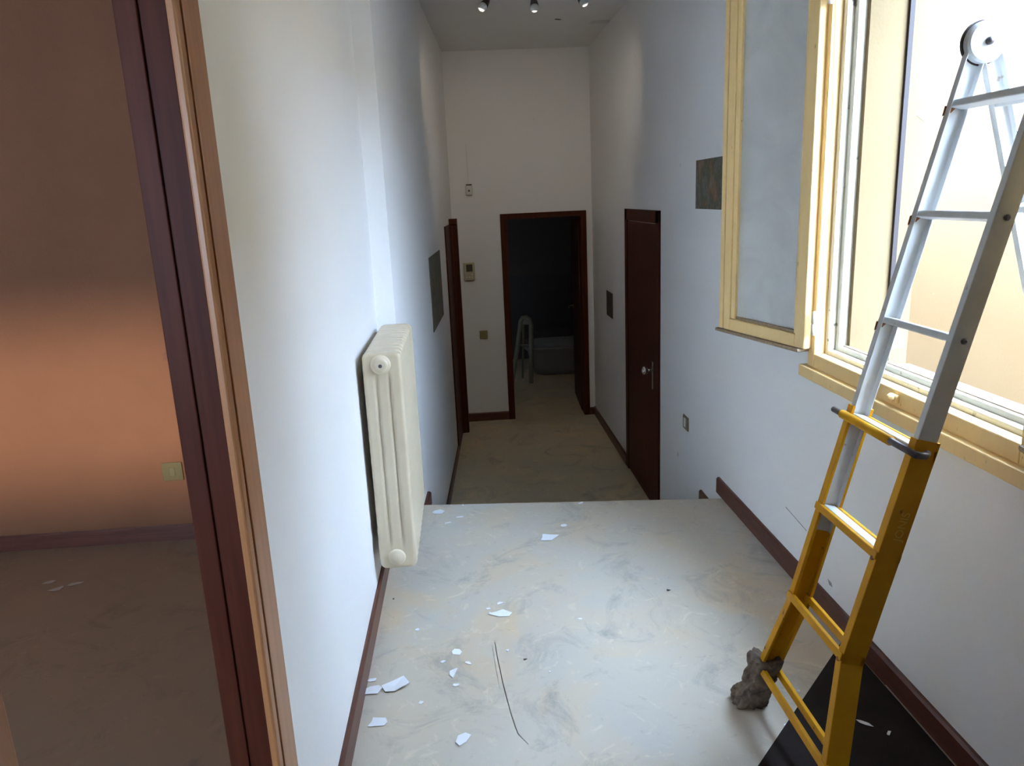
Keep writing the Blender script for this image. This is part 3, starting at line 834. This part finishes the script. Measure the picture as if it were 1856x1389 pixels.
flakes = [
 (-0.21, 3.695, .032, 1.25, 0.2, 0, 'white paint flake on the landing edge beside the radiator'),
 (-0.083, 3.765, .009, 1.0, 0, 0, 'tiny white paint speck right on the landing edge beyond the radiator'),
 (-0.10, 3.61, .012, 1.8, 0.1, 0, 'thin white paint sliver just behind the flake at the radiator end'),
 (-0.16, 3.55, .012, 2.0, 0.1, 0, 'white paint sliver nearest the radiator side of the landing edge'),
 (0.32, 3.305, .042, 1.2, 0.0, 0, 'large many-sided white paint flake in the middle near the landing edge'),
 (0.412, 3.421, .017, 1.4, 0.1, 0, 'small white triangular flake just beyond the large middle flake'),
 (0.535, 3.685, .014, 1.2, 0.4, 0, 'pale paint speck on the landing edge in the centre'),
 (0.065, 2.655, .034, 1.3, 0.1, 0, 'white pointed paint flake halfway along the landing amid crumbs'),
 (0.062, 2.735, .013, 1.2, 0.3, 0, 'small white flake just behind the pointed flake amid crumbs'),
 (0.015, 2.70, .009, 1.0, 0.9, 0, 'crumbled white bit left of the pointed flake'),
 (0.020, 2.668, .007, 1.0, 0.2, 0, 'smallest white crumb touching the pointed flake'),
 (-0.109, 2.418, .024, 1.15, -0.2, 0, 'white five-sided paint flake heading the small cluster near the skirting'),
 (-0.157, 2.367, .009, 1.3, 0.6, 0, 'small white chip left in the cluster under the five-sided flake'),
 (-0.066, 2.349, .011, 1.3, -0.7, 0, 'small white chip right in the cluster under the five-sided flake'),
 (-0.122, 2.30, .021, 1.5, 1.45, 0, 'upright narrow white flake at the bottom of the cluster'),
 (-0.108, 2.231, .010, 1.4, 0.1, 0, 'white sliver just in front of the narrow upright flake'),
 (-0.315, 2.252, .044, 1.1, 0.8, 0.12, 'largest white flake leaning beside the left skirting'),
 (-0.385, 2.243, .031, 1.4, 0.1, 0.05, 'long white flake lying against the left skirting'),
 (-0.395, 2.295, .014, 1.4, 0.1, 0, 'small white chip behind the long flake at the left skirting'),
 (-0.35, 2.073, .030, 1.35, -0.3, 0, 'white oval paint flake nearest the viewer on the left'),
 (-0.085, 1.970, .024, 1.4, 1.35, 0, 'white upright-pointing paint flake nearest the viewer in the centre'),
 (-0.224, 2.152, .008, 1.2, 1.0, 0, 'lone tiny white chip between the largest flake and the oval flake'),
 (-0.258, 2.586, .009, 1.0, 0.5, 0, 'lone white chip beside the left skirting ahead of the radiator'),
 (0.363, 2.577, .010, 1.4, -0.2, 0, 'lone white chip in the middle right of the pointed flake'),
 (0.073, 2.405, .007, 1.0, 0, 0, 'tiny white speck right of the five-sided flake'),
 (0.21, 2.262, .005, 1.0, 0, 0, 'faint tiny white speck in the bare middle of the landing'),
]
for i, (x, y, r, stc, a, tl, lab) in enumerate(flakes):
    flake(x, y, r, lab, 100 + i, stc, a, tilt=tl, grp=G)
G2 = 'white chips on and by the black mat'
for i, (x, y, r, stc, a, lab) in enumerate([
 (0.99, 2.06, .006, 1.0, 0, 'white speck on the linoleum beside the rag'),
 (0.885, 1.91, .006, 1.2, 0, 'white speck on the linoleum by the mat edge'),
 (1.115, 1.885, .014, 2.0, 2.3, 'long white splinter on the black mat right of the ladder'),
 (1.16, 1.835, .007, 1.6, 0.7, 'small white chip on the black mat nearest the skirting'),
 (1.085, 1.985, .008, 1.6, 2.2, 'small white chip on the black mat tight behind the ladder rail'),
 (0.93, 1.76, .006, 1.0, 0, 'white speck on the black mat between the ladder bars'),
 (0.905, 1.70, .006, 1.2, 0, 'white speck on the black mat at the near foot'),
]):
    flake(x, y, r, lab, 300 + i, stc, a, z=(0.0012 if i < 2 else 0.0045), n=6, grp=G2)
G3 = 'dark crumbs on the landing'
for i, (px, py, r, lab) in enumerate([
 (0.131, 2.344, .006, 'black crumb alone on the bare middle of the landing'),
 (-0.37, 2.83, .005, 'dark crumb beside the left skirting in front of the radiator'),
 (0.99, 1.97, .006, 'dark crumb on the linoleum beside the lowest ladder bars'),
 (0.75, 2.74, .007, 'dark crumb on the right half of the landing'),
 (0.905, 1.875, .006, 'dark crumb at the diagonal edge of the mat'),
]):
    flake(px, py, r, lab, 500 + i, 1.2, i, m='crumb', n=6, name='crumb', cat='crumb', grp=G3)
G4 = 'pale chips in the side room'
for i, (px, py, lab) in enumerate([(-1.86, 3.13, 'pale chip on the side room floor, larger of the scatter'), (-1.80, 3.17, 'pale chip on the side room floor, right of the scatter'), (-1.93, 3.2, 'pale chip on the side room floor, left of the scatter')]):
    flake(px, py, .02, lab, 600 + i, 1.6, 0.4, m='dust_dim_chip', n=6, grp=G4)

# ================================================================== WALL FITTINGS
def slab_x(y0, y1, z0, z1, x0, x1, name, m, label, cat, grp=None):
    return tag(MB().box(x0, x1, y0, y1, z0, z1).build(name, m, bevel=0.001), label, cat, grp)
slab_x(3.39, 4.19, 1.475, 1.73, XR - 0.006, XR + 0.001, 'painting', 'picture', 'dark mottled unframed panel painting on the right wall behind the open sash', 'painting', 'unframed panel paintings')
slab_x(6.60, 6.87, 0.49, 0.715, XR - 0.006, XR + 0.001, 'painting', 'picture_brown', 'small dark brown panel on the right wall beside the flush door', 'painting', 'unframed panel paintings')
def lw(y, o): return (xl(y) + o, y)
tag(MB().prism([lw(5.20, -0.001), lw(5.20, 0.006), lw(6.03, 0.006), lw(6.03, -0.001)], 0.695, 1.205).build('painting', 'picture', bevel=0.001),
    'dark mottled unframed panel painting on the left wall above the steps', 'painting', 'unframed panel paintings')

ic = thing('intercom', (0.044, YF, 0.80), 'small cream wall intercom with a dark speaker grille left of the far doorway', 'intercom')
MB().box(-0.010, 0.098, YF - 0.028, YF, 0.795, 0.97).build('housing', 'ivory', ic, bevel=0.006)
g_ = MB()
for k in range(6):
    g_.box(0.018, 0.075, YF - 0.031, YF - 0.027, 0.885 + 0.0115 * k, 0.892 + 0.0115 * k)
g_.build('speaker_grille', 'darkplastic', ic)
MB().box(0.015, 0.078, YF - 0.0285, YF - 0.0275, 0.88, 0.95).build('grille_backing', 'brass', ic)
for bx_, bz in ((0.018, 0.825), (0.045, 0.825), (0.07, 0.825), (0.07, 0.85)):
    MB().lathe([(0.008, 0), (0.007, 0.005)], (bx_, YF - 0.027, bz), (0, -1, 0), 10).build('button', 'whiteplastic', ic)

def plate_y(name, xc, zc, y, w_, h_, label, m1, m2, cat, sgn=-1):
    t = thing(name, (xc, y, zc - h_ / 2), label, cat)
    MB().box(xc - w_ / 2, xc + w_ / 2, y - 0.009, y, zc - h_ / 2, zc + h_ / 2).build('plate', m1, t, bevel=0.003)
    MB().box(xc - w_ * 0.14, xc + w_ * 0.14, y - 0.013, y - 0.008, zc - h_ * 0.24, zc + h_ * 0.24).build('rocker', m2, t, bevel=0.002)
    return t
plate_y('light_switch', 0.153, 0.232, YF, 0.080, 0.085, 'square olive light switch low between hall corner and far doorway', 'plate', 'plate', 'switch')
plate_y('wall_socket', -1.475, 0.357, 3.58, 0.098, 0.092, 'olive socket plate low on the orange wall of the side room', 'brass', 'oliveinsert', 'socket')
ss = thing('wall_socket', (XR, 4.33, 0.155), 'small brass-edged socket on the right wall above the steps', 'socket')
MB().box(XR - 0.007, XR, 4.285, 4.385, 0.160, 0.245).build('plate', 'brass', ss, bevel=0.002)
MB().box(XR - 0.012, XR - 0.006, 4.315, 4.355, 0.175, 0.232).build('insert', 'whiteplastic', ss, bevel=0.002)
MB().box(XR - 0.0085, XR - 0.006, 4.357, 4.380, 0.170, 0.238).build('side_insert', 'darkplastic', ss)

al = thing('alarm_sensor', (0.085, YF, 1.62), 'small white alarm sensor high on the far wall above the intercom', 'sensor')
MB().box(0.052, 0.120, YF - 0.045, YF, 1.62, 1.71).build('housing', 'whiteplastic', al, bevel=0.008)
MB().lathe([(0.010, 0), (0.008, 0.004)], (0.085, YF - 0.044, 1.66), (0, -1, 0), 12).build('lens', 'darkplastic', al)
MB().box(0.058, 0.115, YF - 0.035, YF, 1.71, 1.722).build('bracket', 'darkplastic', al, bevel=0.002)
MB().tube([(0.085, YF - 0.003, 1.72), (0.078, YF - 0.003, 2.1)], 0.0018, 6).build('cable', 'whiteplastic', al)

# ceiling spotlights
tr = thing('spotlight_bar', (0.55, 5.25, 2.93), 'ceiling light bar with three dark swivel spots and pale bulbs', 'light')
MB().tube([(0.05, 5.20, 2.86), (1.05, 5.20, 2.875)], 0.011, 12).build('bar', 'steel', tr, smooth=True)
MB().lathe([(0.05, 0), (0.05, 0.02), (0.02, 0.065), (0.012, 0.07)], (0.55, 5.20, 2.93), (0, 0, -1), 20).build('ceiling_rose', 'steel', tr, smooth=True)
for (sx, sz, dr) in ((0.235, 2.80, (-0.45, -0.5, -0.6)), (0.535, 2.80, (0.0, -0.35, -0.75)), (0.825, 2.815, (0.4, -0.45, -0.7))):
    sp = MB().tube([(sx, 5.20, 2.865), (sx, 5.20, sz - 0.01)], 0.006, 8)
    d_ = Vector(dr).normalized(); o_ = Vector((sx, 5.20, sz - 0.015))
    sp.lathe([(0.010, -0.03), (0.018, -0.01), (0.024, 0.02), (0.027, 0.04), (0.024, 0.042)], o_, d_, 18)
    so = sp.build('spot_head', 'steel', tr, smooth=True); so['_org'] = tr['_org']
    MB().lathe([(0.024, 0), (0.029, 0.012), (0.027, 0.028), (0.016, 0.036), (0.004, 0.038)], o_ + d_ * 0.040, d_, 18).build('bulb', 'lampwhite', so, smooth=True)
    ld = bpy.data.lights.new('hall_fill', 'SPOT'); ld.energy = 3.2; ld.spot_size = math.radians(104); ld.spot_blend = 1.0  # added fill light for the hall, aimed away from the spot heads
    ld.shadow_soft_size = 0.03; ld.color = (1.0, 0.87, 0.70)
    lo = bpy.data.objects.new('hall_fill', ld); COL.objects.link(lo); lo.parent = so
    lo.location = o_ + d_ * 0.085 - Vector(tr['_org'])
    lo.rotation_euler = Vector((0, 0.86, -0.52)).to_track_quat('-Z', 'Y').to_euler()
# plaster flakes and a scar on the ceiling
cs = struct(MB().box(1.13, 1.285, 6.52, 6.64, ZC - 0.003, ZC + 0.001).build('trim_2', 'whiteplastic', bevel=0.001), 'raised plaster scar at the ceiling corner above the flush door', 'plaster')
flat_patch('trim_3', [(0.82, 6.43), (0.85, 6.45), (0.875, 6.45), (0.86, 6.44), (0.835, 6.425)], 'dark', None, axis='z', at=ZC, t=0.004)['kind'] = 'structure'

# ================================================================== DARK END ROOM
tb = thing('bathtub', (1.05, 9.45, ZH), 'low bathtub, its colour dimmed, glimpsed in the dark room beyond the far doorway', 'bathtub')
t_ = MB(); seg = 36
prof = [(0.72, 0.0), (0.80, 0.10), (0.86, 0.30), (0.95, 0.34), (1.0, 0.36), (1.0, 0.385), (0.90, 0.39), (0.80, 0.30), (0.70, 0.12), (0.3, 0.08)]
for s_, z in prof:
    for k in range(seg):
        a = 2 * math.pi * k / seg
        ca, sa = math.cos(a), math.sin(a)
        ex = 0.5
        x = 0.60 * s_ * math.copysign(abs(ca) ** ex, ca); y = 0.36 * s_ * math.copysign(abs(sa) ** ex, sa)
        t_.v.append(Vector((1.28 + x, 9.75 + y, ZH + z)))
for i in range(len(prof) - 1):
    for k in range(seg):
        t_.f.append((i * seg + k, i * seg + (k + 1) % seg, (i + 1) * seg + (k + 1) % seg, (i + 1) * seg + k))
t_.f.append(tuple(range(seg)))
t_.f.append(tuple((len(prof) - 1) * seg + k for k in range(seg)))
t_.build('tub', 'enamel', tb, smooth=True)
ch = thing('stand', (0.66, 9.2, ZH), 'round-topped stand, its colour dimmed, leaning on two legs in the dark far room', 'stand')
hp_ = [(0.50, 9.12, ZH), (0.585, 9.14, -0.25), (0.63, 9.15, 0.0), (0.645, 9.15, 0.10), (0.67, 9.15, 0.145), (0.71, 9.15, 0.15), (0.75, 9.15, 0.125), (0.77, 9.15, 0.05), (0.76, 9.15, -0.25), (0.745, 9.13, ZH)]
MB().tube(hp_, 0.028, 12).build('hoop', 'dim', ch, smooth=True)
MB().box(0.64, 0.76, 9.135, 9.165, 0.055, 0.14).build('top_plate', 'dim', ch, bevel=0.01)
MB().tube([(0.60, 9.15, -0.19), (0.76, 9.15, -0.2)], 0.012, 10).build('crossbar', 'dim', ch, smooth=True)
MB().tube([(0.68, 9.15, 0.12), (0.66, 9.42, ZH)], 0.014, 10).build('back_leg', 'dim', ch, smooth=True)

for o in bpy.data.objects:
    if '_org' in o: del o['_org']
